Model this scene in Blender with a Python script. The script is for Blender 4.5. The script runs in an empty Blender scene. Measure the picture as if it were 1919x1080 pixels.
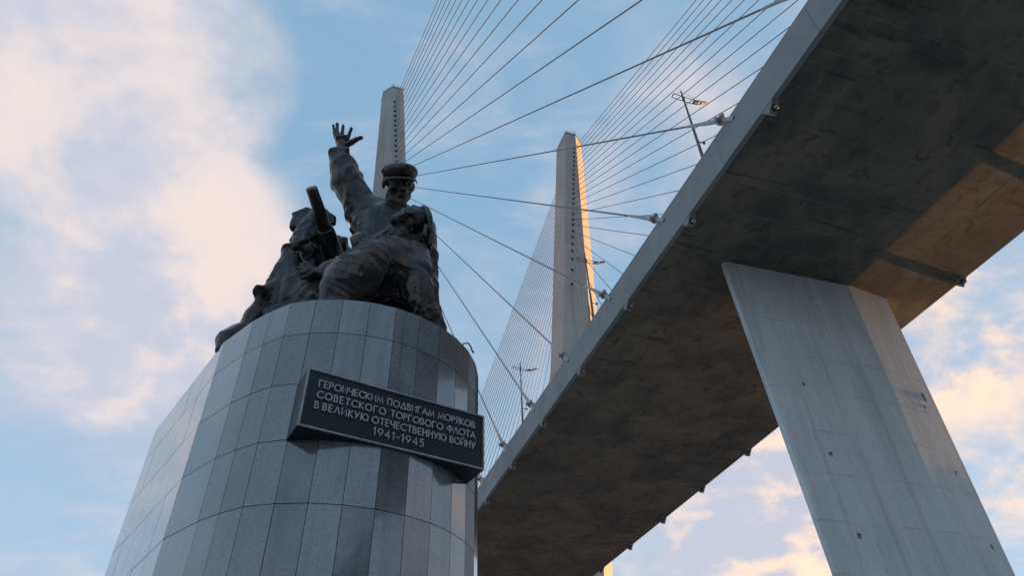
import bpy, bmesh, math, random
import numpy as np
from mathutils import Vector, Matrix

random.seed(7)
SC = bpy.context.scene
COL = SC.collection
R = math.radians

# ------------------------------------------------------------------ camera
EYE = np.array([0.0, 0.0, 1.6])
FPX, CX, CY = 1279.0, 959.5, 540.0              # 24 mm lens, measured on a 1919 px wide frame
_z = np.array([905 - CX, CY + 945, FPX]); _z /= np.linalg.norm(_z)
_y = np.array([0, 0, 1.0]) - _z * _z[2]; _y /= np.linalg.norm(_y)
_x = np.cross(_z, _y)                            # camera axes are right, up, forward
CAMM = np.array([_x, _y, _z])                    # camera axes (right, up, forward) -> world
cam_d = bpy.data.cameras.new('camera')
cam_d.sensor_width = 36.0
cam_d.lens = 36.0 * FPX / 1919.0
cam_d.clip_end = 6000
cam = bpy.data.objects.new('camera', cam_d)
COL.objects.link(cam)
_r, _u, _f = CAMM[:, 0], CAMM[:, 1], CAMM[:, 2]
cam.matrix_world = Matrix(((_r[0], _u[0], -_f[0], EYE[0]), (_r[1], _u[1], -_f[1], EYE[1]),
                           (_r[2], _u[2], -_f[2], EYE[2]), (0, 0, 0, 1)))
SC.camera = cam

# ------------------------------------------------------------------ light
SUN_AZ, SUN_EL = 63.5, 2.2                       # degrees from +Y towards +X, above the horizon
sd = np.array([math.sin(R(SUN_AZ)) * math.cos(R(SUN_EL)), math.cos(R(SUN_AZ)) * math.cos(R(SUN_EL)), math.sin(R(SUN_EL))])
sun_d = bpy.data.lights.new('sun', 'SUN')
sun_d.energy = 5.0
sun_d.angle = R(0.5)
sun_d.color = (1.0, 0.47, 0.12)
sun = bpy.data.objects.new('sun', sun_d)
COL.objects.link(sun)
sun.rotation_euler = Vector(sd).to_track_quat('Z', 'Y').to_euler()
SC.view_settings.view_transform = 'Standard'
SC.view_settings.look = 'None'
SC.view_settings.exposure = 1.55
SC.view_settings.gamma = 1.0
SC.view_settings.use_curve_mapping = False
SC.cycles.max_bounces = 5
SC.cycles.diffuse_bounces = 3
SC.cycles.glossy_bounces = 3
SC.cycles.use_fast_gi = False


def ray(px, py):
    v = CAMM @ np.array([px - CX, CY - py, FPX])
    return v / np.linalg.norm(v)


class NT:
    """small helper that builds node graphs"""
    def __init__(self, tree):
        self.t = tree
        self.n = tree.nodes
        self.l = tree.links

    def new(self, typ, **kw):
        nd = self.n.new(typ)
        for k, v in kw.items():
            setattr(nd, k, v)
        return nd

    def set(self, sock, v):
        if isinstance(v, bpy.types.NodeSocket):
            self.l.new(v, sock)
        elif v is not None:
            sock.default_value = v

    def math(self, op, a, b=None, c=None, clamp=False):
        nd = self.new('ShaderNodeMath', operation=op)
        nd.use_clamp = clamp
        for i, v in enumerate((a, b, c)):
            if v is not None:
                self.set(nd.inputs[i], v)
        return nd.outputs[0]

    def vmath(self, op, a, b=None, out=0):
        nd = self.new('ShaderNodeVectorMath', operation=op)
        self.set(nd.inputs[0], a)
        if b is not None:
            self.set(nd.inputs[3] if op == 'SCALE' else nd.inputs[1], b)
        return nd.outputs[out]

    def noise(self, vec, scale, detail=4, rough=0.5, dist=0.0, color=False):
        nd = self.new('ShaderNodeTexNoise')
        self.set(nd.inputs['Vector'], vec)
        self.set(nd.inputs['Scale'], scale)
        nd.inputs['Detail'].default_value = detail
        nd.inputs['Roughness'].default_value = rough
        nd.inputs['Distortion'].default_value = dist
        return nd.outputs[1 if color else 0]

    def ramp(self, fac, lo, hi, smooth=True, to0=0.0, to1=1.0):
        nd = self.new('ShaderNodeMapRange')
        nd.interpolation_type = 'SMOOTHSTEP' if smooth else 'LINEAR'
        self.set(nd.inputs[0], fac)
        for i, v in ((1, lo), (2, hi), (3, to0), (4, to1)):
            self.set(nd.inputs[i], v)
        return nd.outputs[0]

    def mix(self, fac, a, b, blend='MIX'):
        nd = self.new('ShaderNodeMix', data_type='RGBA', blend_type=blend)
        self.set(nd.inputs[0], fac)
        self.set(nd.inputs[6], a if isinstance(a, bpy.types.NodeSocket) else (*a, 1))
        self.set(nd.inputs[7], b if isinstance(b, bpy.types.NodeSocket) else (*b, 1))
        return nd.outputs[2]

    def mapping(self, vec, scale=(1, 1, 1), rot=(0, 0, 0), loc=(0, 0, 0)):
        nd = self.new('ShaderNodeMapping')
        self.set(nd.inputs[0], vec)
        nd.inputs[1].default_value = loc
        nd.inputs[2].default_value = rot
        nd.inputs[3].default_value = scale
        return nd.outputs[0]


# ------------------------------------------------------------------ world: evening sky with broken cloud
def build_world():
    w = bpy.data.worlds.new('World')
    SC.world = w
    w.use_nodes = True
    g = NT(w.node_tree)
    g.n.clear()
    out = g.new('ShaderNodeOutputWorld')
    bg = g.new('ShaderNodeBackground')
    bg.inputs[1].default_value = 0.12
    g.l.new(bg.outputs[0], out.inputs[0])
    sky = g.new('ShaderNodeTexSky', sky_type='NISHITA')
    sky.sun_disc = False
    sky.sun_elevation = R(SUN_EL)
    sky.sun_rotation = R(SUN_AZ)
    sky.air_density = 1.0
    sky.dust_density = 1.2
    sky.ozone_density = 1.6
    tc = g.new('ShaderNodeTexCoord')
    dv = tc.outputs['Generated']
    sep = g.new('ShaderNodeSeparateXYZ')
    g.l.new(dv, sep.inputs[0])
    zz = g.math('ADD', g.math('MAXIMUM', sep.outputs[2], 0.0), 0.22)
    cmb = g.new('ShaderNodeCombineXYZ')
    g.l.new(g.math('DIVIDE', sep.outputs[0], zz), cmb.inputs[0])
    g.l.new(g.math('DIVIDE', sep.outputs[1], zz), cmb.inputs[1])
    p = cmb.outputs[0]

    def lobe(px, py, outer, inner=0.0):
        c = ray(px, py)
        dt = g.vmath('DOT_PRODUCT', dv, (float(c[0]), float(c[1]), float(c[2])), out=1)
        return g.ramp(dt, math.cos(R(outer)), math.cos(R(inner)))

    def wsum(items):
        acc = None
        for lb, wt in items:
            v = g.math('MULTIPLY', lb, wt)
            acc = v if acc is None else g.math('ADD', acc, v)
        return acc

    bias = wsum([(lobe(190, 150, 30, 4), 0.25), (lobe(440, 90, 9), 0.16), (lobe(480, 440, 12), 0.20), (lobe(330, 560, 13), 0.16),
                 (lobe(150, 640, 12), 0.10), (lobe(130, 950, 10), 0.05), (lobe(720, 120, 21, 1), -0.36), (lobe(590, 330, 6), -0.13),
                 (lobe(60, 520, 8), -0.10), (lobe(60, 800, 8), -0.08), (lobe(1370, 970, 12, 3), 0.30), (lobe(1490, 940, 6), 0.14), (lobe(1250, 900, 5), -0.10),
                 (lobe(1830, 650, 12), 0.12), (lobe(880, 420, 8), 0.10), (lobe(1230, 260, 15), 0.07), (lobe(1010, 480, 5), -0.12),
                 (lobe(1700, 900, 7), -0.05)])
    def fbm(off):
        q = g.mapping(p, loc=off)
        n1 = g.noise(q, 1.9, 10, 0.57, 0.25)
        n2 = g.noise(g.mapping(q, loc=(4.1, 2.3, 0)), 5.0, 9, 0.6, 0.35)
        return g.math('ADD', g.math('MULTIPLY', n1, 0.66), g.math('MULTIPLY', n2, 0.34))
    nn = fbm((0, 0, 0))
    nsun = fbm((0.075 * float(sd[0]), 0.075 * float(sd[1]), 0))      # the cloud a little nearer the sun
    relief = g.math('SUBTRACT', nn, nsun)                            # > 0 on flanks that face the light
    dens = g.math('ADD', nn, bias)
    cover = g.ramp(dens, 0.45, 0.78)
    wisp = g.ramp(g.noise(g.mapping(p, scale=(1.0, 2.2, 1), rot=(0, 0, 0.5), loc=(1.7, 0.4, 0)), 3.2, 9, 0.64, 0.8), 0.46, 0.76)
    cover = g.math('MAXIMUM', cover, g.math('MULTIPLY', wisp, 0.5))
    # cloud colour: lavender grey body, rose-cream where it is thick and sunlit, warmer towards the sun
    shade = g.noise(g.mapping(p, loc=(9.3, 5.2, 0)), 1.5, 6, 0.5, 0.3)
    shade = g.math('ADD', shade, g.math('MULTIPLY', relief, 2.6))
    shade = g.math('ADD', shade, wsum([(lobe(300, 230, 15), 0.22), (lobe(470, 430, 9), 0.14), (lobe(60, 650, 16), -0.10)]))
    lit = g.ramp(shade, 0.32, 0.82)
    ccol = g.mix(lit, (1.66, 1.76, 2.10), (2.38, 2.14, 2.14))
    core = g.math('MULTIPLY', g.ramp(dens, 0.70, 1.0), g.ramp(shade, 0.45, 0.85))
    ccol = g.mix(g.math('MULTIPLY', core, 0.85), ccol, (2.62, 2.24, 2.10))
    sunward = g.vmath('DOT_PRODUCT', dv, (float(sd[0]), float(sd[1]), float(sd[2])), out=1)
    warm = g.ramp(sunward, 0.40, 0.92)
    glow = g.math('MULTIPLY', warm, g.ramp(shade, 0.28, 0.64))
    ccol = g.mix(glow, ccol, (4.2, 2.75, 1.75))
    # clear sky: the physical sky lifted to the evening exposure
    blue = g.mix(0.7, sky.outputs[0], (0.98, 1.67, 2.40))
    low = g.ramp(sep.outputs[2], 0.05, 0.78, to0=1.0, to1=0.0)
    blue = g.mix(g.math('MULTIPLY', low, 0.6), blue, (1.62, 2.02, 2.55))
    col = g.mix(cover, blue, ccol)
    g.l.new(col, bg.inputs[0])


build_world()


# ------------------------------------------------------------------ materials
def material(name):
    m = bpy.data.materials.new(name)
    m.use_nodes = True
    g = NT(m.node_tree)
    bs = g.n['Principled BSDF']
    return m, g, bs


def obj_vec(g):
    return g.new('ShaderNodeTexCoord').outputs['Object']


def pos_vec(g):
    return g.new('ShaderNodeNewGeometry').outputs['Position']


def bump(g, bs, h, strength=0.3, dist=0.02):
    b = g.new('ShaderNodeBump')
    b.inputs['Strength'].default_value = strength
    b.inputs['Distance'].default_value = dist
    g.set(b.inputs['Height'], h)
    g.l.new(b.outputs[0], bs.inputs['Normal'])


def mat_granite(name, tint=1.0):
    m, g, bs = material(name)
    v = pos_vec(g)
    rnd = g.new('ShaderNodeObjectInfo').outputs['Random']
    sp = g.noise(v, 150, 3, 0.75)
    sp2 = g.noise(v, 60, 2, 0.6)
    big = g.noise(v, 1.6, 4, 0.5)
    f = g.math('ADD', g.math('MULTIPLY', sp, 0.7), g.math('MULTIPLY', sp2, 0.3))
    f = g.ramp(f, 0.34, 0.68)
    c = g.mix(f, (0.046, 0.052, 0.059), (0.29, 0.305, 0.32))
    tone = g.math('ADD', g.math('MULTIPLY', rnd, 0.42), g.math('MULTIPLY', big, 0.9))
    tone = g.math('ADD', tone, 0.28)
    wet = g.ramp(g.noise(g.mapping(v, scale=(1, 1, 0.07)), 5.0, 6, 0.6, 0.2), 0.50, 0.70)
    tone = g.math('MULTIPLY', tone, g.math('SUBTRACT', 1.0, g.math('MULTIPLY', wet, 0.30)))
    c2 = g.vmath('SCALE', c, g.math('MULTIPLY', tone, tint))
    g.l.new(c2, bs.inputs['Base Color'])
    rg = g.math('ADD', g.math('MULTIPLY', g.noise(v, 2.3, 3), 0.14), g.math('MULTIPLY', rnd, 0.06))
    g.l.new(g.math('ADD', g.math('MULTIPLY', rg, 0.7), 0.03), bs.inputs['Roughness'])
    bs.inputs['IOR'].default_value = 1.7
    bs.inputs['Coat Weight'].default_value = 0.8
    bs.inputs['Coat Roughness'].default_value = 0.04
    bs.inputs['Coat IOR'].default_value = 1.6
    bump(g, bs, sp, 0.10, 0.004)
    return m


def mat_concrete(name, a, b, streak=(1, 1, 1), scale=0.6, rough=0.85, dirt=(0.1, 0.1, 0.09), dirt_amt=0.4, bstr=0.35, lift=0.0):
    m, g, bs = material(name)
    v = pos_vec(g)
    big = g.noise(g.mapping(v, scale=streak), scale, 7, 0.62, 0.4)
    fine = g.noise(v, 6.0, 5, 0.65)
    c = g.mix(g.ramp(big, 0.32, 0.68), a, b)
    d = g.ramp(g.noise(g.mapping(v, scale=tuple(s * 1.7 for s in streak), loc=(3, 7, 1)), scale * 1.7, 8, 0.7, 0.6), 0.55, 0.74)
    c = g.mix(g.math('MULTIPLY', d, dirt_amt), c, dirt)
    rnd = g.new('ShaderNodeObjectInfo').outputs['Random']
    if lift:                                          # pour joints: a faint line and a slight change of tone at every lift
        sp = g.new('ShaderNodeSeparateXYZ')
        g.l.new(v, sp.inputs[0])
        zl = g.math('DIVIDE', g.math('ADD', sp.outputs[2], g.math('MULTIPLY', g.noise(v, 0.8, 3), 0.12)), lift)
        ln = g.ramp(g.math('ABSOLUTE', g.math('SUBTRACT', g.math('FRACT', zl), 0.5)), 0.0, 0.035 * 3.0 / lift, to0=1.0, to1=0.0)
        ln = g.math('MULTIPLY', ln, g.ramp(g.noise(v, 0.45, 4), 0.40, 0.62))
        c = g.mix(g.math('MULTIPLY', ln, 0.5), c, dirt)
        wn = g.new('ShaderNodeTexWhiteNoise', noise_dimensions='1D')
        g.l.new(g.math('FLOOR', g.math('ADD', zl, 0.5)), wn.inputs['W'])
        c = g.vmath('SCALE', c, g.math('ADD', g.math('MULTIPLY', wn.outputs[0], 0.10), 0.95))
        run = g.ramp(g.noise(g.mapping(v, scale=(1, 1, 0.03), loc=(2, 5, 0)), 1.4, 6, 0.6, 0.2), 0.52, 0.72)
        c = g.mix(g.math('MULTIPLY', run, 0.40), c, dirt)
    c = g.vmath('SCALE', c, g.math('ADD', g.math('MULTIPLY', g.math('ADD', fine, g.math('MULTIPLY', rnd, 0.16)), 0.55), 0.66))
    g.l.new(c, bs.inputs['Base Color'])
    bs.inputs['Roughness'].default_value = rough
    h = g.math('ADD', fine, g.math('MULTIPLY', big, 2.0))
    bump(g, bs, h, bstr, 0.05)
    return m


def mat_soffit():
    m, g, bs = material('stained_soffit_concrete')
    v = g.mapping(pos_vec(g), rot=(0, 0, AZD))          # x across the deck, y along it
    big = g.noise(v, 0.16, 8, 0.62, 0.6)
    mid = g.noise(g.mapping(v, loc=(5, 3, 1)), 0.75, 8, 0.68, 0.8)
    fine = g.noise(v, 5.0, 6, 0.7)
    c = g.mix(g.ramp(big, 0.34, 0.66), (0.108, 0.102, 0.088), (0.225, 0.196, 0.152))
    c = g.mix(g.math('MULTIPLY', g.ramp(mid, 0.50, 0.72), 0.75), c, (0.046, 0.044, 0.038))
    c = g.mix(g.math('MULTIPLY', g.ramp(mid, 0.46, 0.28), 0.45), c, (0.25, 0.232, 0.20))
    # water stains running across, board scratches along
    st_ = g.ramp(g.noise(g.mapping(v, scale=(0.10, 1.0, 1), loc=(2, 9, 0)), 0.9, 5, 0.55, 0.5), 0.60, 0.70)
    c = g.mix(g.math('MULTIPLY', st_, 0.65), c, (0.038, 0.036, 0.032))
    for sc_, lc in (((0.5, 7, 1), (1, 1, 0)), ((7, 0.45, 1), (4, 2, 0))):
        ln = g.ramp(g.noise(g.mapping(v, scale=sc_, loc=lc), 1.1, 4, 0.6, 0.6), 0.62, 0.70)
        c = g.mix(g.math('MULTIPLY', ln, 0.25), c, (0.30, 0.28, 0.24))
    rnd = g.new('ShaderNodeObjectInfo').outputs['Random']
    c = g.vmath('SCALE', c, g.math('ADD', g.math('MULTIPLY', g.math('ADD', fine, g.math('MULTIPLY', rnd, 0.14)), 0.7), 0.62))
    g.l.new(c, bs.inputs['Base Color'])
    bs.inputs['Roughness'].default_value = 0.85
    bump(g, bs, g.math('ADD', fine, mid), 0.10, 0.03)
    return m


AZD = R(-19.85)                                      # heading of the bridge


def mat_bronze(name='dark_bronze', dark=(0.026, 0.029, 0.033), brown=(0.078, 0.055, 0.040)):
    m, g, bs = material(name)
    v = pos_vec(g)
    n = g.noise(v, 2.2, 6, 0.6, 0.4)
    f = g.noise(v, 22, 4, 0.6)
    c = g.mix(g.ramp(n, 0.38, 0.70), dark, brown)
    c = g.mix(g.math('MULTIPLY', g.ramp(f, 0.5, 0.8), 0.35), c, (0.085, 0.09, 0.092))
    stk = g.ramp(g.noise(g.mapping(v, scale=(1, 1, 0.10)), 9, 5, 0.6, 0.3), 0.54, 0.70)
    c = g.mix(g.math('MULTIPLY', stk, 0.45), c, (0.105, 0.115, 0.112))
    g.l.new(c, bs.inputs['Base Color'])
    bs.inputs['Metallic'].default_value = 0.6
    g.l.new(g.ramp(f, 0.2, 0.8, False, 0.22, 0.42), bs.inputs['Roughness'])
    bump(g, bs, g.math('ADD', f, g.math('MULTIPLY', g.noise(v, 7, 5, 0.6), 2)), 0.28, 0.025)
    return m


def mat_plain(name, col, rough=0.5, metal=0.0, var=0.25, sc=4.0):
    m, g, bs = material(name)
    v = pos_vec(g)
    n = g.noise(v, sc, 5, 0.6)
    c = g.vmath('SCALE', g.mix(0.0, col, col), g.ramp(n, 0.25, 0.75, False, 1 - var, 1 + var))
    g.l.new(c, bs.inputs['Base Color'])
    bs.inputs['Roughness'].default_value = rough
    bs.inputs['Metallic'].default_value = metal
    return m


M = dict(
    granite=mat_granite('polished_grey_granite'),
    joint=mat_plain('dark_joint_mortar', (0.02, 0.02, 0.02), 0.9),
    bronze=mat_bronze(),
    lit_bronze=mat_bronze('brown_lit_bronze', (0.060, 0.047, 0.038), (0.125, 0.082, 0.056)),  # browner, lighter copy: warm light on the gun barrel put into its colour
    plaque=mat_plain('blackened_plaque_metal', (0.006, 0.009, 0.012), 0.38, 0.1, 0.35, 3.0),
    letter=mat_plain('pale_letter_metal', (0.44, 0.44, 0.44), 0.4, 0.3, 0.2, 9.0),
    rim=mat_plain('worn_rim_metal', (0.28, 0.28, 0.275), 0.45, 0.3, 0.35, 9.0),
    soffit=mat_soffit(),
    soffit_joint=mat_concrete('pale_joint_concrete', (0.22, 0.21, 0.19), (0.34, 0.32, 0.285), bstr=0.05),
    fascia=mat_concrete('grey_painted_fascia', (0.24, 0.25, 0.25), (0.29, 0.30, 0.30), scale=0.25, dirt=(0.2, 0.2, 0.2), dirt_amt=0.25, bstr=0.05),
    pier=mat_concrete('pale_pier_concrete', (0.53, 0.545, 0.54), (0.64, 0.645, 0.63), streak=(1, 1, 0.18), scale=0.5, dirt=(0.30, 0.30, 0.28), dirt_amt=0.45, bstr=0.15, lift=3.4),
    pylon=mat_concrete('pylon_concrete', (0.35, 0.33, 0.31), (0.43, 0.405, 0.38), streak=(1, 1, 0.25), scale=0.12, dirt=(0.18, 0.165, 0.15), dirt_amt=0.5, bstr=0.1, lift=4.4),
    block=mat_concrete('anchor_block_concrete', (0.20, 0.20, 0.19), (0.30, 0.30, 0.29), scale=1.5),
    rust=mat_concrete('rust_stained_patch', (0.20, 0.15, 0.10), (0.34, 0.31, 0.27), scale=3.0),
    cable=mat_plain('grey_cable_sheath', (0.13, 0.135, 0.15), 0.45, 0.0, 0.15, 0.5),
    socket=mat_plain('galvanised_socket', (0.33, 0.34, 0.35), 0.45, 0.6, 0.25, 6.0),
    dark=mat_plain('black_recess', (0.012, 0.012, 0.012), 0.8),
    pole=mat_plain('painted_lamp_pole', (0.10, 0.105, 0.115), 0.5, 0.3),
    sun_orange=mat_plain('sun_orange_housing', (0.32, 0.17, 0.09), 0.45, 0.3),  # orange of the low sun on the lamp heads, painted into their colour
    ground=mat_concrete('grey_paving', (0.21, 0.20, 0.19), (0.29, 0.275, 0.255), scale=0.1),
    sun_blocker=mat_concrete('sun_blocker_green', (0.05, 0.055, 0.035), (0.09, 0.085, 0.055), scale=0.05),
)


# ------------------------------------------------------------------ mesh helpers
def tag(o, label=None, cat=None, group=None, kind=None):
    if label: o['label'] = label
    if cat: o['category'] = cat
    if group: o['group'] = group
    if kind: o['kind'] = kind
    return o


def empty(name, loc):
    o = bpy.data.objects.new(name, None)
    COL.objects.link(o)
    o.location = [float(v) for v in loc]
    return o


def link(name, me, mat, parent=None, smooth=False):
    if mat is not None and not me.materials:
        me.materials.append(mat)
    o = bpy.data.objects.new(name, me)
    COL.objects.link(o)
    if parent is not None:
        o.parent = parent
        root = parent
        off = Vector((0, 0, 0))
        while root is not None:
            off += root.location
            root = root.parent
        o.location = -off                       # meshes are written in world coordinates
    if smooth:
        me.polygons.foreach_set('use_smooth', [True] * len(me.polygons))
    return o


def mesh(name, verts, faces):
    me = bpy.data.meshes.new(name)
    me.from_pydata([tuple(float(c) for c in v) for v in verts], [], faces)
    me.update()
    return me


class MB:
    def __init__(self):
        self.v, self.f = [], []

    def add(self, verts, faces):
        o = len(self.v)
        self.v += [tuple(float(c) for c in q) for q in verts]
        self.f += [tuple(i + o for i in f) for f in faces]
        return self

    def hexa(self, q):          # 8 corners: 4 of one end, 4 of the other, same order
        return self.add(q, [(3, 2, 1, 0), (4, 5, 6, 7), (0, 1, 5, 4), (1, 2, 6, 5), (2, 3, 7, 6), (3, 0, 4, 7)])

    def prism(self, a, b):      # two matching polygon rings
        n = len(a)
        f = [tuple(range(n))[::-1], tuple(range(n, 2 * n))]
        f += [(i, (i + 1) % n, n + (i + 1) % n, n + i) for i in range(n)]
        return self.add(list(a) + list(b), f)

    def loft(self, rings, caps=True):
        n = len(rings[0])
        f = []
        for k in range(len(rings) - 1):
            for i in range(n):
                j = (i + 1) % n
                f.append((k * n + i, k * n + j, (k + 1) * n + j, (k + 1) * n + i))
        if caps:
            f.append(tuple(range(n))[::-1])
            f.append(tuple(range((len(rings) - 1) * n, len(rings) * n)))
        return self.add([p for r in rings for p in r], f)

    def tube(self, pts, rad, n=8):
        pts = [np.array(p, float) for p in pts]
        rad = rad if hasattr(rad, '__len__') else [rad] * len(pts)
        rings = []
        for i, p in enumerate(pts):
            t = pts[min(i + 1, len(pts) - 1)] - pts[max(i - 1, 0)]
            t /= np.linalg.norm(t)
            a = np.cross(t, [0, 0, 1.0] if abs(t[2]) < 0.95 else [1.0, 0, 0])
            a /= np.linalg.norm(a)
            b = np.cross(t, a)
            rings.append([p + rad[i] * (math.cos(2 * math.pi * k / n) * a + math.sin(2 * math.pi * k / n) * b) for k in range(n)])
        return self.loft(rings)

    def box(self, c, ax, ay, az):
        c, ax, ay, az = [np.array(q, float) for q in (c, ax, ay, az)]
        q = [c + sx * ax + sy * ay - az for sx, sy in ((-1, -1), (1, -1), (1, 1), (-1, 1))]
        q += [c + sx * ax + sy * ay + az for sx, sy in ((-1, -1), (1, -1), (1, 1), (-1, 1))]
        return self.hexa(q)

    def build(self, name, mat, parent=None, smooth=False, fix=True):
        me = mesh(name, self.v, self.f)
        if fix:
            bm = bmesh.new()
            bm.from_mesh(me)
            bmesh.ops.recalc_face_normals(bm, faces=bm.faces)
            bm.to_mesh(me)
            bm.free()
        return link(name, me, mat, parent, smooth)


# ------------------------------------------------------------------ setting: ground and an added ridge out of view that blocks the sun
gm = MB()
gm.add([(-3000, -3000, 0), (3000, -3000, 0), (3000, 3000, 0), (-3000, 3000, 0)], [(0, 1, 2, 3)])
tag(gm.build('ground', M['ground'], fix=False), 'grey paved embankment around the monument and the bridge pier', kind='structure')


def build_sun_blocker():
    # an unseen ridge added on the right to keep the low sun off the statue
    hb = MB()
    n, ring = 28, []
    base, crest, back = [], [], []
    for i in range(n + 1):
        az = R(50 + 60 * i / n)
        e = math.sin(math.pi * i / n) ** 0.5
        h = 1 + e * (50 + 5 * math.sin(i * 1.7) + 3 * math.sin(i * 3.1))
        for lst, rr, hh in ((base, 330, -1), (crest, 420, h), (back, 560, -1)):
            lst.append((rr * math.sin(az), rr * math.cos(az), hh))
    v = base + crest + back
    m1 = n + 1
    f = []
    for k in range(2):
        for i in range(n):
            f.append((k * m1 + i, k * m1 + i + 1, (k + 1) * m1 + i + 1, (k + 1) * m1 + i))
    hb.add(v, f)
    tag(hb.build('sun_blocker', M['sun_blocker'], smooth=True), 'unseen ridge added right of the bridge to block the low sun', kind='structure')


build_sun_blocker()

# ------------------------------------------------------------------ the bridge
H = 39.8
AZD = R(-19.85)
DV = np.array([math.sin(AZD), math.cos(AZD), 0])
NV = np.array([math.cos(AZD), -math.sin(AZD), 0])
ZV = np.array([0, 0, 1.0])
CLAT = 1.0155 * H


def W(s, lat, z):
    """station along the bridge, offset from its axis, height above the eye"""
    return s * DV + (CLAT + lat) * NV + z * ZV + EYE


bridge = tag(empty('cable_stayed_bridge', W(34.8, 0.5, -1.6)),
             'concrete cable stayed road bridge with two tall pylon legs and dark stained deck passing overhead', 'bridge')

BREAK = 4.1


def rise(s):                     # the outer wing of the soffit tilts up on the near side of the pier
    t = min(max((s - 37.5) / 11.0, 0), 1)
    return 1.0 - t * t * (3 - 2 * t)


def edge(s):
    return 14.0 + 1.0 * rise(s)


def soffit_z(s, lat):
    x = lat - BREAK                      # flat, then eased into the tilted wing
    q = 0 if x < -0.8 else ((x + 0.8) ** 2 / 3.2 if x < 0.8 else x)
    return H + q * math.tan(R(3.2)) * rise(s)


ZTOP = 43.05
st = [-160, -80, -40, 0, 20, 36] + [37.5 + 1.1 * i for i in range(11)] + [60, 70, 100, 140, 200, 300, 520]
rings = []
for s in st:
    e = edge(s)
    rings.append([W(s, -13.62, H + 0.006), W(s, BREAK - 0.8, H + 0.006), *[W(s, BREAK + x, soffit_z(s, BREAK + x) + 0.006) for x in (-0.27, 0.27, 0.8)], W(s, e, soffit_z(s, e) + 0.006), W(s, e, 43.0), W(s, -13.62, 43.0)])
girder = MB().loft(rings).build('girder', M['soffit_joint'], bridge)

# soffit: formwork panels, each with its own joint
cols = list(np.linspace(-13.58, BREAK, 10)) + list(np.linspace(0, 1, 6)[1:])


def panel(s0, s1, j, drop):
    def la(k, s):
        return cols[k] if k < 10 else BREAK + (edge(s) - BREAK) * cols[k]
    g = 0.018
    n = 7 if j in (8, 9) else 2
    rings = []
    for t in np.linspace(0, 1, n):
        q = []
        for s in (s0 + g, s1 - g):
            a = (la(j, s) + g) * (1 - t) + (la(j + 1, s) - g) * t
            z = soffit_z(s, a)
            q += [W(s, a, z - drop), W(s, a, z + 0.05)]
        rings.append([q[0], q[1], q[3], q[2]])
    return rings


LP = 2.8
first = True
row0, nrow_single = 4.2, 21
rest = MB()
for r in range(-9, 41):
    s0 = row0 + r * LP
    for j in range(14):
        rg_ = panel(s0, s0 + LP, j, random.uniform(0.0, 0.003))
        if 0 <= r < nrow_single:
            MB().loft(rg_).build('soffit_panel', M['soffit'], girder)
        else:
            rest.loft(rg_)
tag(rest.build('soffit_panel_field', M['soffit'], girder), kind='stuff')

# fascia along the left edge, one panel per bay, standing a little below the soffit
SP = 11.2
S0 = 110.0


def fascia(s0, s1, g=0.012):
    q = [W(s0 + g, -14.0, H - 0.02), W(s1 - g, -14.0, H - 0.02), W(s1 - g, -13.64, H - 0.10), W(s0 + g, -13.64, H - 0.10)]
    q2 = [W(s0 + g, -14.0, ZTOP), W(s1 - g, -14.0, ZTOP), W(s1 - g, -13.64, ZTOP), W(s0 + g, -13.64, ZTOP)]
    MB().hexa(q + q2).build('fascia_panel', M['fascia'], girder)


for i in range(-4, 14):
    fascia(S0 - SP * i - 6.0, S0 - SP * i - 6.0 + SP)
fascia(S0 + SP * 4 + 5.2, 520)
fascia(-160, S0 - SP * 13 - 6.0)


def anchor_block(s, lat, sg, z):
    """V-shaped anchorage under the edge with the cable's end cap on its near slope"""
    wd = 0.62
    a = [W(s - 0.95, lat, z + 0.05), W(s - 0.15, lat, z - 0.72), W(s + 0.42, lat, z + 0.05)]
    b = [W(s - 0.95, lat - sg * wd, z + 0.05), W(s - 0.15, lat - sg * wd, z - 0.72), W(s + 0.42, lat - sg * wd, z + 0.05)]
    o = MB().prism(a, b).build('anchor_block', M['block'], bridge)
    c0 = W(s - 0.52, lat - sg * wd * 0.55, z - 0.36)
    nrm = np.array(-0.72 * DV - 0.69 * ZV)
    nrm /= np.linalg.norm(nrm)
    MB().tube([c0 - nrm * 0.05, c0 + nrm * 0.04], 0.25, 12).build('bearing_plate', M['dark'], o)
    MB().tube([c0 + nrm * 0.02, c0 + nrm * 0.30, c0 + nrm * 0.36], [0.15, 0.15, 0.11], 12).build('end_cap', M['socket'], o)


for i in range(0, 13):
    s = S0 - SP * i
    if s > -25:
        anchor_block(s, -13.98, -1, H - 0.06)
        anchor_block(s, edge(s) - 0.02 if s < 40 else 14.05, 1, soffit_z(s, edge(s)) + 0.02)
for i in range(1, 4):
    anchor_block(S0 + SP * i, 14.05, 1, H)
    anchor_block(S0 + SP * i, -13.98, -1, H - 0.06)

# pier
def pier_ring(z):
    t = (39.6 - z) / 26.2
    l, r_, m = -8.3 + 1.2 * t, 9.5 - 1.05 * t, 4.5 - 0.85 * t
    pts = [(35.75, l + 0.55), (35.45, l + 0.14), (35.18, l), (34.95, l + 0.10), (34.84, l + 0.40), (34.42, m), (35.05, r_ - 0.10), (35.17, r_), (35.5, r_), (38.3, r_ - 2.4), (38.4, m), (38.3, l + 3.6)]
    return [W(s, la, z) for s, la in pts]


pier = MB().loft([pier_ring(z) for z in (-1.6, 3, 8, 13, 18, 23, 28, 33, 37, 39.9)]).build('pier', M['pier'], bridge)


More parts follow.
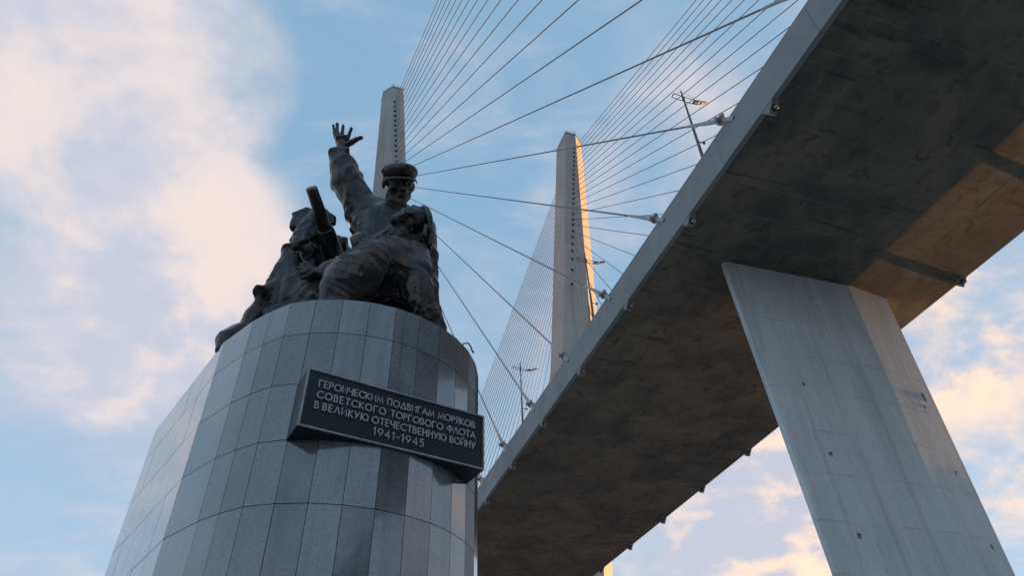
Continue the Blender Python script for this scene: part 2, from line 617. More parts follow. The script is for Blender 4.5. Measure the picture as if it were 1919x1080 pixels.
def pier_patch(px, py, w, h, plane=34.5):
    r = ray(px, py)
    q = r * (plane / (r @ DV))
    z, lat = q[2], q @ NV - CLAT
    t = (39.6 - z) / 26.2
    m = 4.5 - 0.85 * t
    l, rr = -8.3 + 1.2 * t, 9.5 - 1.05 * t
    if lat < m:
        s = 34.84 - 0.42 * (lat - l - 0.4) / (m - l - 0.4)
    else:
        s = 34.42 + 0.63 * (lat - m) / (rr - 0.10 - m)
    c = W(s + 0.10, lat, z)
    MB().box(c, NV * w / 2, DV * 0.1008, ZV * h / 2).build('formwork_patch', M['rust'], pier)
    MB().box(c + ZV * h * 0.2 - NV * w * 0.05, NV * w / 5, DV * 0.1018, ZV * h / 6).build('formwork_patch', M['dark'], pier)


for p_ in ((1512, 718, 0.5, 0.34), (1563, 849, 0.5, 0.34), (1617, 1003, 0.5, 0.40), (1735, 740, 0.62, 0.75), (1738, 759, 0.34, 0.3), (1797, 883, 0.36, 0.3), (1865, 1022, 0.4, 0.34)):
    pier_patch(*p_)

# pylon legs: a V, each leg leaning outwards
KEYS = [(-2, 10.0, 20.8, 24.0), (46, 14.5, 24.2, 27.6), (108, 20.3, 28.4, 32.2), (196, 28.5, 32.2, 35.7)]


def leg_at(z):
    zs = [k[0] for k in KEYS]
    return [float(np.interp(z, zs, [k[i] for k in KEYS])) for i in (1, 2, 3)]


def leg_ring(z, sg):
    a, b, c = leg_at(z)
    if sg < 0:
        c -= 0.9
    pts = [(130, a + 0.35), (130, b), (133.1, c), (136.2, c), (139, b), (139, a + 0.35), (138.6, a), (130.5, a)]
    return [W(s, sg * la, z) for s, la in pts]


HZ = [124.7, 130.3, 134.7, 138, 141, 143.9, 146.6, 149.4, 151.8, 154.4] + [156.9 + 2.42 * i for i in range(14)]


def hole_lat(z):
    return 31.0 - (188.1 - z) * 0.105


for sg in (-1, 1):
    leg = MB().loft([leg_ring(z, sg) for z in (-1.6, 22, 46, 77, 108, 152, 196)]).build('pylon_leg', M['pylon'], bridge)
    for z in HZ:
        c = W(130, sg * hole_lat(z), z)
        MB().box(c, NV * 0.30, DV * 0.16, ZV * 0.42).build('cable_recess', M['dark'], leg)
    rl = MB()
    top = leg_ring(196, sg)
    for k in range(8):
        a, b = top[k], top[(k + 1) % 8]
        rl.tube([a + ZV * 1.2, b + ZV * 1.2], 0.07, 4)
        rl.tube([a + ZV * 0.6, b + ZV * 0.6], 0.05, 4)
        for t in np.linspace(0, 1, 3)[:-1]:
            rl.tube([a + (b - a) * t, a + (b - a) * t + ZV * 1.2], 0.06, 4)
    rl.tube([top[1] + ZV * 0.1, top[1] + ZV * 2.4], 0.09, 5)
    rl.build('railing', M['pole'], leg)
    cp = MB()
    cp.loft([[p - (p - np.mean(top, 0)) * -0.03 + ZV * z for p in top] for z in (0.0, 0.35)])
    cp.build('coping', M['cable'], leg)
    # steel edge strip down the front arris
    if sg == 1:
        es = MB()
        es.tube([W(129.97, leg_at(z)[1] - 0.05, z) for z in (60, 90, 118)], 0.22, 4)
        es.build('edge_channel', M['cable'], leg)


# stay cables
def cable(a, b, rad, socket=True):
    a, b = np.array(a), np.array(b)
    o = MB().tube([a, b], rad, 8).build('stay_cable', M['cable'], bridge)
    if socket:
        u = (a - b) / np.linalg.norm(a - b)
        t0 = (ZTOP + EYE[2] - b[2]) / u[2]          # where it clears the deck edge
        MB().tube([b + u * (t0 - 1.0), b + u * (t0 + 2.6), b + u * (t0 + 3.4), b + u * (t0 + 5.2), b + u * (t0 + 5.5)],
                  [0.21, 0.20, 0.15, 0.13, rad], 10).build('cable_sleeve', M['socket'], o)
        cl = MB()
        q = b + u * (t0 + 0.75)
        side = np.cross(u, DV)
        side /= np.linalg.norm(side)
        oth = np.cross(u, side)
        cl.tube([q - u * 0.16, q + u * 0.16], 0.40, 10)
        cl.box(q + side * 0.42, side * 0.17, oth * 0.13, u * 0.20)
        cl.box(q - side * 0.42, side * 0.17, oth * 0.13, u * 0.20)
        cl.box(q + oth * 0.40, side * 0.12, oth * 0.15, u * 0.17)
        cl.tube([q + side * 0.5 - oth * 0.3, q + side * 0.5 + oth * 0.3], 0.06, 6)
        cl.build('cable_clamp', M['socket'], o)


for i, z in enumerate(HZ):
    for sg in (-1, 1):
        s = S0 - SP * i
        e = 13.6 if (sg < 0 or s > 45) else edge(s) - 0.5
        cable(W(130.1, sg * hole_lat(z), z), W(s, sg * e, H - 0.2 if sg < 0 else H + 1.0), 0.088, socket=(-20 < s < 100))
        s2 = 158 + 12.0 * i
        cable(W(138.9, sg * (hole_lat(z) + 0.2), z), W(s2, sg * 13.6, H), 0.10, socket=False)


# street lamps on the deck edge
def street_lamp(s, lat, label):
    base = W(s, lat, ZTOP - 0.1)
    t = tag(empty('street_lamp', base), label, 'street lamp', 'lamps along the bridge edge')
    MB().tube([base, base + ZV * 0.5, base + ZV * 0.52, base + ZV * 10.6], [0.19, 0.19, 0.15, 0.06], 10).build('pole', M['pole'], t)
    top = base + ZV * 10.55
    am = base + ZV * 9.35
    ar = MB()
    prof = [(-1.05, 0.10), (-0.4, 0.0), (0, -0.02), (0.8, -0.05), (1.5, 0.05), (2.1, 0.26), (2.45, 0.46)]
    for o in (-0.2, 0.2):
        ar.tube([am + NV * x + ZV * z + DV * o * (1 if x < 1.9 else 0.5) for x, z in prof], 0.038, 6)
    for x, z in ((-1.05, 0.10), (0, -0.02), (1.0, -0.03)):
        ar.tube([am + NV * x + ZV * z - DV * 0.2, am + NV * x + ZV * z + DV * 0.2], 0.045, 6)
    ar.tube([am + NV * 2.45 + ZV * 0.46 - DV * 0.12, am + NV * 2.45 + ZV * 0.46 + DV * 0.12], 0.03, 6)
    ar.tube([am - ZV * 0.25, am + ZV * 0.25], 0.12, 8)
    ar.build('arm', M['pole'], t)
    for x0, z0, x1, z1 in ((1.02, 0.02, 1.55, 0.12), (1.72, 0.18, 2.28, 0.40)):
        c = am + NV * (x0 + x1) / 2 + ZV * ((z0 + z1) / 2)
        ax = NV * (x1 - x0) / 2 + ZV * (z1 - z0) / 2
        up = np.cross(ax, DV); up /= np.linalg.norm(up)
        up *= np.sign(up[2])
        hd = MB()
        e = [c + sx * ax * k + sy * DV * 0.17 * k + up * h for h, k in ((-0.09, 0.85), (0.0, 1.0), (0.10, 0.6)) for sx, sy in ((-1, -1), (1, -1), (1, 1), (-1, 1))]
        hd.loft([e[0:4], e[4:8], e[8:12]])
        h_ = hd.build('lamp_head', M['sun_orange'], t)
        MB().box(c - up * 0.10, ax * 0.7, DV * 0.11, up * 0.02).build('lens', M['socket'], h_)
    MB().tube([top - ZV * 0.1, am + NV * 2.3 + ZV * 0.42], 0.012, 4).build('stay_wire', M['pole'], t)
    MB().tube([top - ZV * 0.1, am - NV * 1.0 + ZV * 0.1], 0.012, 4).build('stay_wire', M['pole'], t)
    bp = base + ZV * 3.2
    MB().box(bp + NV * 0.35, NV * 0.24, DV * 0.03, ZV * 0.03).build('bracket', M['pole'], t)
    MB().box(bp + NV * 0.62, NV * 0.10, DV * 0.09, ZV * 0.09).build('bracket', M['pole'], t)


street_lamp(28.1, -13.3, 'tall lamp post on the bridge edge nearest the camera, highest in the picture')
street_lamp(50.3, -13.3, 'lamp post on the bridge edge standing in front of the right pylon leg')
street_lamp(72.9, -13.3, 'lamp post on the bridge edge farthest away, low beside the granite pedestal')

# ------------------------------------------------------------------ the pedestal
ZT = 6.0                                          # top, above the eye
PC = np.array([-0.4235, 1.5035]) * ZT
PR = 0.3262 * ZT
rows = [6.0, 5.43, 4.66, 3.89, 3.12, 2.35, 1.58, 0.81, 0.04, -0.73, -1.6]
corner = np.array([-0.704, 1.325]) * ZT
wdir = np.array([-0.637, 0.771])
wend = np.array([-1.043, 1.736]) * ZT
ca = math.atan2(corner[1] - PC[1], corner[0] - PC[0])
step = 0.0605 / 0.3262
lead = [corner] + [np.array(q) * ZT for q in ((-0.606, 1.244), (-0.555, 1.212), (-0.503, 1.186))]
la_ = math.atan2(lead[-1][1] - PC[1], lead[-1][0] - PC[0])
angs = [la_ + step * i for i in range(1, 16)]       # round the front from the left corner to the right side
plan = lead + [PC + PR * np.array([math.cos(a), math.sin(a)]) for a in angs]
axis = R(111)                                      # the pedestal's long axis
rdir = np.array([math.cos(R(93)), math.sin(R(93))])
rend = plan[-1] + rdir * 3.4
left = [wend + (corner - wend) * t for t in (0, 0.2, 0.4, 0.6, 0.8)]
right_w = [plan[-1] + rdir * 3.4 * t for t in (0.25, 0.5, 0.75, 1.0)]
outline = left + plan + right_w
backm = [rend + (wend - rend) * t for t in (0.33, 0.66)]
outline_full = outline + backm

pedestal = tag(empty('granite_pedestal', (PC[0], PC[1], 0)),
               'tall round fronted pedestal clad in polished grey granite slabs carrying the bronze group', 'pedestal')
cen2 = np.mean(outline_full, axis=0)


def inset(poly, d):
    n = len(poly)
    out = []
    for i in range(n):
        a, b, c = poly[i - 1], poly[i], poly[(i + 1) % n]
        e1 = (b - a) / np.linalg.norm(b - a)
        e2 = (c - b) / np.linalg.norm(c - b)
        n1, n2 = np.array([-e1[1], e1[0]]), np.array([-e2[1], e2[0]])
        m_ = n1 + n2
        m_ /= (1 + n1 @ n2)
        out.append(b + m_ * d)
    return out


core_in = inset(outline_full, 0.012)
if np.linalg.norm(np.array(core_in[8]) - cen2) > np.linalg.norm(outline_full[8] - cen2):
    core_in = inset(outline_full, -0.012)
MB().loft([[(q[0], q[1], z + EYE[2]) for q in core_in] for z in (-1.6, ZT - 0.012)]).build('core', M['joint'], pedestal)
G = 0.0035
for i in range(len(outline_full)):
    a, b = np.array(outline_full[i]), np.array(outline_full[(i + 1) % len(outline_full)])
    t = (b - a) / np.linalg.norm(b - a)
    nrm = np.array([t[1], -t[0]])
    if nrm @ ((a + b) / 2 - cen2) < 0:
        nrm = -nrm
    for k in range(len(rows) - 1):
        z1, z0 = rows[k] + EYE[2], rows[k + 1] + EYE[2]
        pr = random.uniform(-0.0008, 0.0008)
        tilt = random.uniform(-0.0007, 0.0007)
        a0, b0 = a + t * G, b - t * G
        q = []
        for dn in (-0.010, 0.0):
            for pt_, z, tl in ((a0, z0 + 1.4 * G, 1), (b0, z0 + 1.4 * G, -1), (b0, z1 - 1.4 * G, -1), (a0, z1 - 1.4 * G, 1)):
                off = nrm * (dn + (pr + tilt * tl if dn == 0 else 0))
                q.append((pt_[0] + off[0], pt_[1] + off[1], z))
        MB().hexa(q).build('granite_slab', M['granite'], pedestal)
MB().prism([(q[0], q[1], ZT + EYE[2] - 0.011) for q in core_in], [(q[0], q[1], ZT + EYE[2] - 0.001) for q in core_in]).build('top_slab', M['granite'], pedestal)

# wire end hooked over the rim
wp = ray(875, 653)
wp = wp * (ZT / wp[2]) + EYE
wq = [wp + np.array(o) for o in ((-0.10, 0.05, 0.02), (-0.05, 0.0, 0.09), (0.02, -0.01, 0.085), (0.06, 0.0, 0.02), (0.075, 0.0, -0.045), (0.10, 0.02, -0.075))]
tag(MB().tube(wq, [0.010, 0.011, 0.011, 0.011, 0.012, 0.016], 6).build('wire_end', M['dark'], smooth=True), 'short black wire end sticking up over the right rim of the pedestal', 'wire')

# ------------------------------------------------------------------ the plaque
FL = np.array([-2.454, 6.72, 3.88]) + EYE
FR = np.array([-0.437, 8.01, 3.88]) + EYE
PU = (FR - FL) / np.linalg.norm(FR - FL)
PN = np.cross(PU, ZV)                              # towards the viewer
PW, PH = float(np.linalg.norm(FR - FL)), 0.77
plaque = tag(empty('memorial_plaque', FL), 'black metal memorial plaque box with raised pale lettering on the pedestal front', 'plaque')


def PP(u, v, o=0.0):
    return FL + PU * u + ZV * v + PN * o


fr = 0.012


def on_round(q):
    """follow -PN (slightly splayed) back to the granite"""
    o = q[:2] - PC
    d2 = -PN[:2]
    b = o @ d2
    disc = b * b - (o @ o - PR * PR)
    if disc < 0:
        return 0.6
    return max(-b - math.sqrt(disc), 0.02)


NSEG = 12
us = np.linspace(0, PW, NSEG + 1)
back = []
for u in us:
    back.append(min(on_round(PP(u, 0)), 0.62) + 0.02)
bx = MB()
ringsb = []
for u, bk in zip(us, back):
    ringsb.append([PP(u, 0, -fr), PP(u, PH, -fr), PP(u, PH, -bk), PP(u, 0, -bk)])
bx.loft(ringsb)
box_o = bx.build('box', M['plaque'], plaque)
MB().hexa([PP(0.02, 0.02, -fr - 0.005), PP(PW - 0.02, 0.02, -fr - 0.005), PP(PW - 0.02, PH - 0.02, -fr - 0.005), PP(0.02, PH - 0.02, -fr - 0.005),
           PP(0.02, 0.02, -fr + 0.004), PP(PW - 0.02, 0.02, -fr + 0.004), PP(PW - 0.02, PH - 0.02, -fr + 0.004), PP(0.02, PH - 0.02, -fr + 0.004)]).build('face_plate', M['plaque'], plaque)
fw = 0.020
for (u0, v0, u1, v1) in ((0, 0, PW, fw), (0, PH - fw, PW, PH), (0, fw, fw, PH - fw), (PW - fw, fw, PW, PH - fw)):
    MB().hexa([PP(u0, v0, -fr), PP(u1, v0, -fr), PP(u1, v1, -fr), PP(u0, v1, -fr), PP(u0, v0, fr), PP(u1, v0, fr), PP(u1, v1, fr), PP(u0, v1, fr)]).build('rim', M['rim'], plaque)


# lettering: a thin geometric capital alphabet drawn as strokes in a 1-high box
def arc(cx, cy, rx, ry, a0, a1, n=14):
    return [(cx + rx * math.cos(R(a0 + (a1 - a0) * i / n)), cy + ry * math.sin(R(a0 + (a1 - a0) * i / n))) for i in range(n + 1)]


GL = {
    'Г': (0.50, [[(0, 0), (0, 1), (0.46, 1)]]),
    'Е': (0.48, [[(0.44, 1), (0, 1), (0, 0), (0.44, 0)], [(0, 0.52), (0.38, 0.52)]]),
    'Р': (0.50, [[(0, 0), (0, 1), (0.2, 1)] + arc(0.2, 0.73, 0.27, 0.27, 90, -90)[1:] + [(0, 0.46)]]),
    'О': (0.92, [arc(0.46, 0.5, 0.46, 0.5, 90, 450, 26)]),
    'И': (0.66, [[(0, 1), (0, 0), (0.62, 1), (0.62, 0)]]),
    'Й': (0.66, [[(0, 1), (0, 0), (0.62, 1), (0.62, 0)], arc(0.31, 1.30, 0.15, 0.14, 190, 350, 8)]),
    'Ч': (0.56, [[(0, 1), (0, 0.62)] + arc(0.22, 0.62, 0.22, 0.18, 180, 270, 6)[1:] + [(0.54, 0.44)], [(0.54, 1), (0.54, 0)]]),
    'С': (0.78, [arc(0.48, 0.5, 0.48, 0.5, 48, 312, 20)]),
    'К': (0.56, [[(0, 0), (0, 1)], [(0.52, 1), (0.03, 0.5), (0.56, 0)]]),
    'М': (0.84, [[(0, 0), (0.12, 1), (0.42, 0.12), (0.72, 1), (0.84, 0)]]),
    'П': (0.62, [[(0, 0), (0, 1), (0.58, 1), (0.58, 0)]]),
    'Д': (0.80, [[(0, 0), (0.40, 1), (0.80, 0), (0, 0)]]),
    'В': (0.50, [[(0, 0.53), (0, 1), (0.18, 1)] + arc(0.18, 0.765, 0.22, 0.235, 90, -90, 10)[1:] + [(0, 0.53), (0, 0), (0.2, 0)] + arc(0.2, 0.265, 0.28, 0.265, -90, 90, 10)[1:]]),
    'А': (0.78, [[(0, 0), (0.39, 1), (0.78, 0)], [(0.14, 0.34), (0.64, 0.34)]]),
    'Т': (0.56, [[(0, 1), (0.56, 1)], [(0.28, 1), (0.28, 0)]]),
    'Ф': (0.86, [[(0.43, -0.06), (0.43, 1.06)], arc(0.43, 0.52, 0.42, 0.32, 90, 450, 22)]),
    'Л': (0.74, [[(0, 0), (0.37, 1), (0.74, 0)]]),
    'Ю': (1.02, [[(0, 0), (0, 1)], [(0, 0.5), (0.2, 0.5)], arc(0.60, 0.5, 0.40, 0.5, 90, 450, 24)]),
    'Н': (0.64, [[(0, 0), (0, 1)], [(0.6, 0), (0.6, 1)], [(0, 0.52), (0.6, 0.52)]]),
    'У': (0.62, [[(0, 1), (0.32, 0.34)], [(0.62, 1), (0.16, 0)]]),
    'Я': (0.50, [[(0.48, 0), (0.48, 1), (0.28, 1)] + arc(0.28, 0.73, 0.27, 0.27, 90, 270)[1:] + [(0.48, 0.46)], [(0.26, 0.46), (0, 0)]]),
    '1': (0.26, [[(0, 0.80), (0.2, 1), (0.2, 0)]]),
    '9': (0.62, [arc(0.31, 0.69, 0.31, 0.31, -30, 330, 20), [(0.60, 0.60), (0.24, 0)]]),
    '4': (0.64, [[(0.48, 0), (0.48, 1), (0, 0.28), (0.64, 0.28)]]),
    '5': (0.54, [[(0.48, 1), (0.16, 1), (0.08, 0.58)] + arc(0.20, 0.31, 0.32, 0.31, 105, -120, 14)]),
    '-': (0.34, [[(0.02, 0.42), (0.32, 0.42)]]),
    ' ': (0.42, []),
}


def letter_mesh(ch, hgt, th):
    mb = MB()
    for si, poly in enumerate(GL[ch][1]):
        P = [np.array(q) * hgt for q in poly]
        closed = np.linalg.norm(P[0] - P[-1]) < 1e-6
        n = len(P)
        L, Rr = [], []
        for i in range(n):
            if closed and i in (0, n - 1):
                a, b = P[n - 2], P[1]
                e1, e2 = P[0] - a, b - P[0]
            else:
                e1 = P[i] - P[i - 1] if i > 0 else P[1] - P[0]
                e2 = P[i + 1] - P[i] if i < n - 1 else e1
            e1, e2 = e1 / np.linalg.norm(e1), e2 / np.linalg.norm(e2)
            n1, n2 = np.array([-e1[1], e1[0]]), np.array([-e2[1], e2[0]])
            k = 1 + n1 @ n2
            mm = (n1 + n2) / max(k, 0.35)
            ext = np.zeros(2)
            if not closed and i == 0: ext = -e1 * th * 0.5
            if not closed and i == n - 1: ext = e1 * th * 0.5
            L.append(P[i] + mm * th / 2 + ext)
            Rr.append(P[i] - mm * th / 2 + ext)
        dz = 0.020 + 0.0004 * si
        rr = [[(*l, 0), (*l, dz), (*r, dz), (*r, 0)] for l, r in zip(L, Rr)]
        mb.loft(rr)
    return mb


LINES = [('ГЕРОИЧЕСКИМ ПОДВИГАМ МОРЯКОВ', 0.156, 2.246, 0.552, 0.086, [(0.156, 0.962), (1.028, 1.658), (1.722, 2.248)]),
         ('СОВЕТСКОГО ТОРГОВОГО ФЛОТА', 0.158, 2.256, 0.402, 0.086, [(0.158, 1.012), (1.085, 1.790), (1.853, 2.257)]),
         ('В ВЕЛИКУЮ ОТЕЧЕСТВЕННУЮ ВОЙНУ', 0.150, 2.257, 0.258, 0.086, [(0.150, 0.215), (0.248, 0.803), (0.856, 1.842), (1.900, 2.257)]),
         ('1941-1945', 0.888, 1.540, 0.108, 0.092, [(0.888, 1.540)])]
XF = np.array([PU, ZV, PN]).T
for text, x0, x1, base, hgt, spans in LINES:
    for word, (a, b) in zip(text.split(' '), spans):
        ws = [GL[c][0] * hgt for c in word]
        gap = (b - a - sum(ws)) / max(len(word) - 1, 1)
        x = a
        for c, wd in zip(word, ws):
            lm = letter_mesh(c, hgt, 0.0115)
            lm.v = [tuple(PP(x, base, -fr + 0.006) + XF @ np.array(q)) for q in lm.v]
            lm.build('letter', M['letter'], plaque)
            x += wd + gap
# ------------------------------------------------------------------ the bronze group, modelled as blended volumes
_rs = np.random.RandomState(3)
_LAT = _rs.rand(32, 32, 32).astype(np.float32)


def vnoise(p):
    p = np.asarray(p, np.float32)
    i = np.floor(p).astype(int)
    f = p - i
    f = f * f * (3 - 2 * f)
    r = 0
    for dx in (0, 1):
        for dy in (0, 1):
            for dz in (0, 1):
                w = (f[:, 0] if dx else 1 - f[:, 0]) * (f[:, 1] if dy else 1 - f[:, 1]) * (f[:, 2] if dz else 1 - f[:, 2])
                r = r + w * _LAT[(i[:, 0] + dx) % 32, (i[:, 1] + dy) % 32, (i[:, 2] + dz) % 32]
    return r


def frame_at(o):
    v = EYE - o
    v /= np.linalg.norm(v)
    u = CAMM[:, 1] - v * (CAMM[:, 1] @ v)
    u /= np.linalg.norm(u)
    r = np.cross(u, v)
    return np.array([r, u, v])                     # right, up, towards the eye


class Clay:
    """a lump of clay: rounded volumes blended into one field, then skinned"""
    def __init__(self, h=0.018):
        self.ops, self.h = [], h

    def P(self, q):                                # sight line + distance north of the eye -> place
        r = ray(q[0], q[1])
        return r * (q[2] / r[1]) + EYE

    def S(self, q):                                # metres per pixel there
        return float((CAMM.T @ (self.P(q) - EYE))[2]) / FPX

    # --- in sight-line units
    def limb(self, *chain, k=6, cut=None):
        for (a, ra), (b, rb) in zip(chain[:-1], chain[1:]):
            self.cone(self.P(a), ra * self.S(a), self.P(b), rb * self.S(b), k * self.S(a))

    def blob(self, q, rx, ry, rz, rot=0, k=6, sub=False, yaw=0, pitch=0):
        o = self.P(q)
        F = frame_at(o)
        F = self.turn(F, rot, yaw, pitch)
        s = self.S(q)
        self.ell(o, np.array([rx, ry, rz]) * s, F, k * s, sub)

    @staticmethod
    def turn(F, rot=0, yaw=0, pitch=0):
        r, u, v = F
        a = R(rot)
        r, u = r * math.cos(a) + u * math.sin(a), u * math.cos(a) - r * math.sin(a)
        a = R(yaw)
        v, r = v * math.cos(a) + r * math.sin(a), r * math.cos(a) - v * math.sin(a)
        a = R(pitch)
        v, u = v * math.cos(a) + u * math.sin(a), u * math.cos(a) - v * math.sin(a)
        return np.array([r, u, v])

    # --- in metres
    def cone(self, a, ra, b, rb, k=0.05, sub=False):
        self.ops.append(('c', np.array(a), ra, np.array(b), rb, k, sub))

    def ell(self, c, rad, F, k=0.05, sub=False):
        self.ops.append(('e', np.array(c), np.array(rad), np.array(F), k, sub))

    def slab(self, c, half, F, rnd=0.02, k=0.03, sub=False):
        self.ops.append(('b', np.array(c), np.array(half), np.array(F), rnd, k, sub))

    def sheet(self, quad, th=4.0, k=5):
        """a stiff fold of cloth spanned between three or four points"""
        P = [self.P(q) for q in quad]
        s = self.S(quad[0])
        for t in ((0, 1, 2), (0, 2, 3))[:len(quad) - 2]:
            self.ops.append(('t', P[t[0]], P[t[1]], P[t[2]], th * s, k * s, False))

    def bounds(self, op):
        if op[0] == 't':
            T = np.array(op[1:4])
            pad = op[4] + op[5] + 3 * self.h
            return T.min(0) - pad, T.max(0) + pad
        if op[0] == 'c':
            lo = np.minimum(op[1] - op[2], op[3] - op[4])
            hi = np.maximum(op[1] + op[2], op[3] + op[4])
            k = op[5]
        else:
            e = np.abs(op[3]).T @ op[2]
            rn = op[4] if op[0] == 'b' else 0
            lo, hi = op[1] - e - rn, op[1] + e + rn
            k = op[5] if op[0] == 'b' else op[4]
        return lo - k - 3 * self.h, hi + k + 3 * self.h

    def field(self, op, X):
        if op[0] == 'c':
            a, ra, b, rb = op[1:5]
            ab = b - a
            t = np.clip(((X - a) @ ab) / (ab @ ab + 1e-9), 0, 1)
            return np.linalg.norm(X - a - t[..., None] * ab, axis=-1) - (ra + (rb - ra) * t)
        if op[0] == 't':
            a, b, c = op[1:4]
            nr = np.cross(b - a, c - a)
            nr /= np.linalg.norm(nr)
            ins = np.ones(X.shape[:-1], bool)
            best = np.full(X.shape[:-1], 1e9)
            for p, q in ((a, b), (b, c), (c, a)):
                e = q - p
                w = X - p
                ins &= (w @ np.cross(nr, e)) >= 0
                t = np.clip((w @ e) / (e @ e), 0, 1)
                best = np.minimum(best, np.linalg.norm(w - t[..., None] * e, axis=-1))
            return np.where(ins, np.abs((X - a) @ nr), best) - op[4]
        q = (X - op[1]) @ op[3].T
        if op[0] == 'e':
            r = op[2]
            k0 = np.linalg.norm(q / r, axis=-1)
            k1 = np.linalg.norm(q / (r * r), axis=-1) + 1e-9
            return k0 * (k0 - 1) / k1
        d = np.abs(q) - op[2]
        return np.linalg.norm(np.maximum(d, 0), axis=-1) + np.minimum(d.max(-1), 0) - op[4]

    def skin(self, name, mat, parent, floor=None, folds=None, smooth_n=1):
        h = self.h
        bb = [self.bounds(o) for o in self.ops if not o[-1]]
        lo = np.min([b[0] for b in bb], 0)
        hi = np.max([b[1] for b in bb], 0)
        if floor is not None:
            lo[2] = max(lo[2], floor - 3 * h)
        n = np.ceil((hi - lo) / h).astype(int) + 1
        ax = [lo[i] + h * np.arange(n[i]) for i in range(3)]
        D = np.full(n, 9.0, np.float32)
        for op in self.ops:
            b0, b1 = self.bounds(op)
            i0 = np.maximum(np.floor((b0 - lo) / h).astype(int), 0)
            i1 = np.minimum(np.ceil((b1 - lo) / h).astype(int) + 1, n)
            if np.any(i1 <= i0):
                continue
            X = np.stack(np.meshgrid(*[ax[i][i0[i]:i1[i]] for i in range(3)], indexing='ij'), -1)
            d = self.field(op, X).astype(np.float32)
            sl = tuple(slice(i0[i], i1[i]) for i in range(3))
            cur = D[sl]
            k = max(float(op[4] if op[0] == 'e' else op[5]), 1e-4)
            if op[-1]:
                t = np.clip(0.5 - 0.5 * (cur + d) / k, 0, 1)
                D[sl] = cur * (1 - t) - d * t + k * t * (1 - t)
            else:
                t = np.clip(0.5 + 0.5 * (cur - d) / k, 0, 1)
                D[sl] = cur * (1 - t) + d * t - k * t * (1 - t)
        if floor is not None:
            D = np.maximum(D, (floor - ax[2])[None, None, :].astype(np.float32))
        D[0], D[-1], D[:, 0], D[:, -1], D[:, :, 0], D[:, :, -1] = 9, 9, 9, 9, 9, 9
        V, Q = self.nets(D)
        V = lo + V * h
        V = self.polish(V, Q, smooth_n)
        if folds is not None:
            V = folds(V, self.normals(V, Q))
        me = bpy.data.meshes.new(name)
        me.from_pydata(V.tolist(), [], Q.tolist())
        me.update()
        return link(name, me, mat, parent, smooth=True)

    @staticmethod
    def nets(D):
        S = D < 0
        c = np.zeros(tuple(np.array(D.shape) - 1), np.int8)
        offs = [(i, j, k) for i in (0, 1) for j in (0, 1) for k in (0, 1)]
        sh = np.array(D.shape) - 1
        for o in offs:
            c += S[o[0]:o[0] + sh[0], o[1]:o[1] + sh[1], o[2]:o[2] + sh[2]]
        act = np.argwhere((c > 0) & (c < 8))
        vals = np.stack([D[act[:, 0] + o[0], act[:, 1] + o[1], act[:, 2] + o[2]] for o in offs], 1)
        acc = np.zeros((len(act), 3))
        cnt = np.zeros(len(act))
        oa = np.array(offs, float)
        for a in range(8):
            for b in range(a + 1, 8):
                if np.abs(oa[a] - oa[b]).sum() != 1:
                    continue
                va, vb = vals[:, a], vals[:, b]
                m = (va < 0) != (vb < 0)
                t = np.where(m, va / np.where(m, va - vb, 1), 0)
                acc += np.where(m[:, None], oa[a] + t[:, None] * (oa[b] - oa[a]), 0)
                cnt += m
        V = act + acc / cnt[:, None]
        idx = np.full(tuple(sh), -1, np.int64)
        idx[act[:, 0], act[:, 1], act[:, 2]] = np.arange(len(act))
        quads = []
        for axis in range(3):
            d = [0, 0, 0]
            d[axis] = 1
            A = S[tuple(slice(0, D.shape[i] - d[i]) for i in range(3))]
            B = S[tuple(slice(d[i], D.shape[i]) for i in range(3))]
            e = np.argwhere(A != B)
            flip = A[e[:, 0], e[:, 1], e[:, 2]]
            u, w = [(1, 2), (2, 0), (0, 1)][axis]
            ok = (e[:, u] > 0) & (e[:, w] > 0) & (e[:, u] < sh[u]) & (e[:, w] < sh[w])
            e, flip = e[ok], flip[ok]
            def at(du, dw):
                q = e.copy()
                q[:, u] += du
                q[:, w] += dw
                return idx[q[:, 0], q[:, 1], q[:, 2]]
            q = np.stack([at(-1, -1), at(0, -1), at(0, 0), at(-1, 0)], 1)
            q[~flip] = q[~flip][:, ::-1]
            quads.append(q)
        Q = np.concatenate(quads)
        return V, Q[(Q >= 0).all(1)]

    @staticmethod
    def polish(V, Q, n):
        for _ in range(n):
            acc = np.zeros_like(V)
            cnt = np.zeros(len(V))
            for i in range(4):
                for j in (1, 3):
                    np.add.at(acc, Q[:, i], V[Q[:, (i + j) % 4]])
                    np.add.at(cnt, Q[:, i], 1)
            V = V * 0.5 + 0.5 * acc / np.maximum(cnt, 1)[:, None]
        return V

    @staticmethod
    def normals(V, Q):
        fn = np.cross(V[Q[:, 2]] - V[Q[:, 0]], V[Q[:, 3]] - V[Q[:, 1]])
        N = np.zeros_like(V)
        for i in range(4):
            np.add.at(N, Q[:, i], fn)
        return N / (np.linalg.norm(N, axis=1)[:, None] + 1e-9)

    # --- a head in its own axes; F = (right, up, forward), hm = chin to crown
    def head(self, o, F, hm, hair=True):
        o = np.array(o)
        F = np.array(F)

        def L(x, y, z):
            return o + (np.array([x, y, z]) @ F) * hm

        def e(c, r, k=0.05, sub=False):
            self.ell(L(*c), np.array(r) * hm, F, k * hm, sub)

        def t(a, ra, b, rb, k=0.04, sub=False):
            self.cone(L(*a), ra * hm, L(*b), rb * hm, k * hm, sub)
        e((0, 0.15, -0.07), (0.36, 0.37, 0.43))
        e((0, -0.10, 0.08), (0.285, 0.36, 0.30), 0.10)
        t((-0.20, -0.28, 0.02), 0.11, (0, -0.40, 0.24), 0.10, 0.08)
        t((0.20, -0.28, 0.02), 0.11, (0, -0.40, 0.24), 0.10, 0.08)
        e((0, -0.43, 0.28), (0.10, 0.075, 0.08), 0.05)
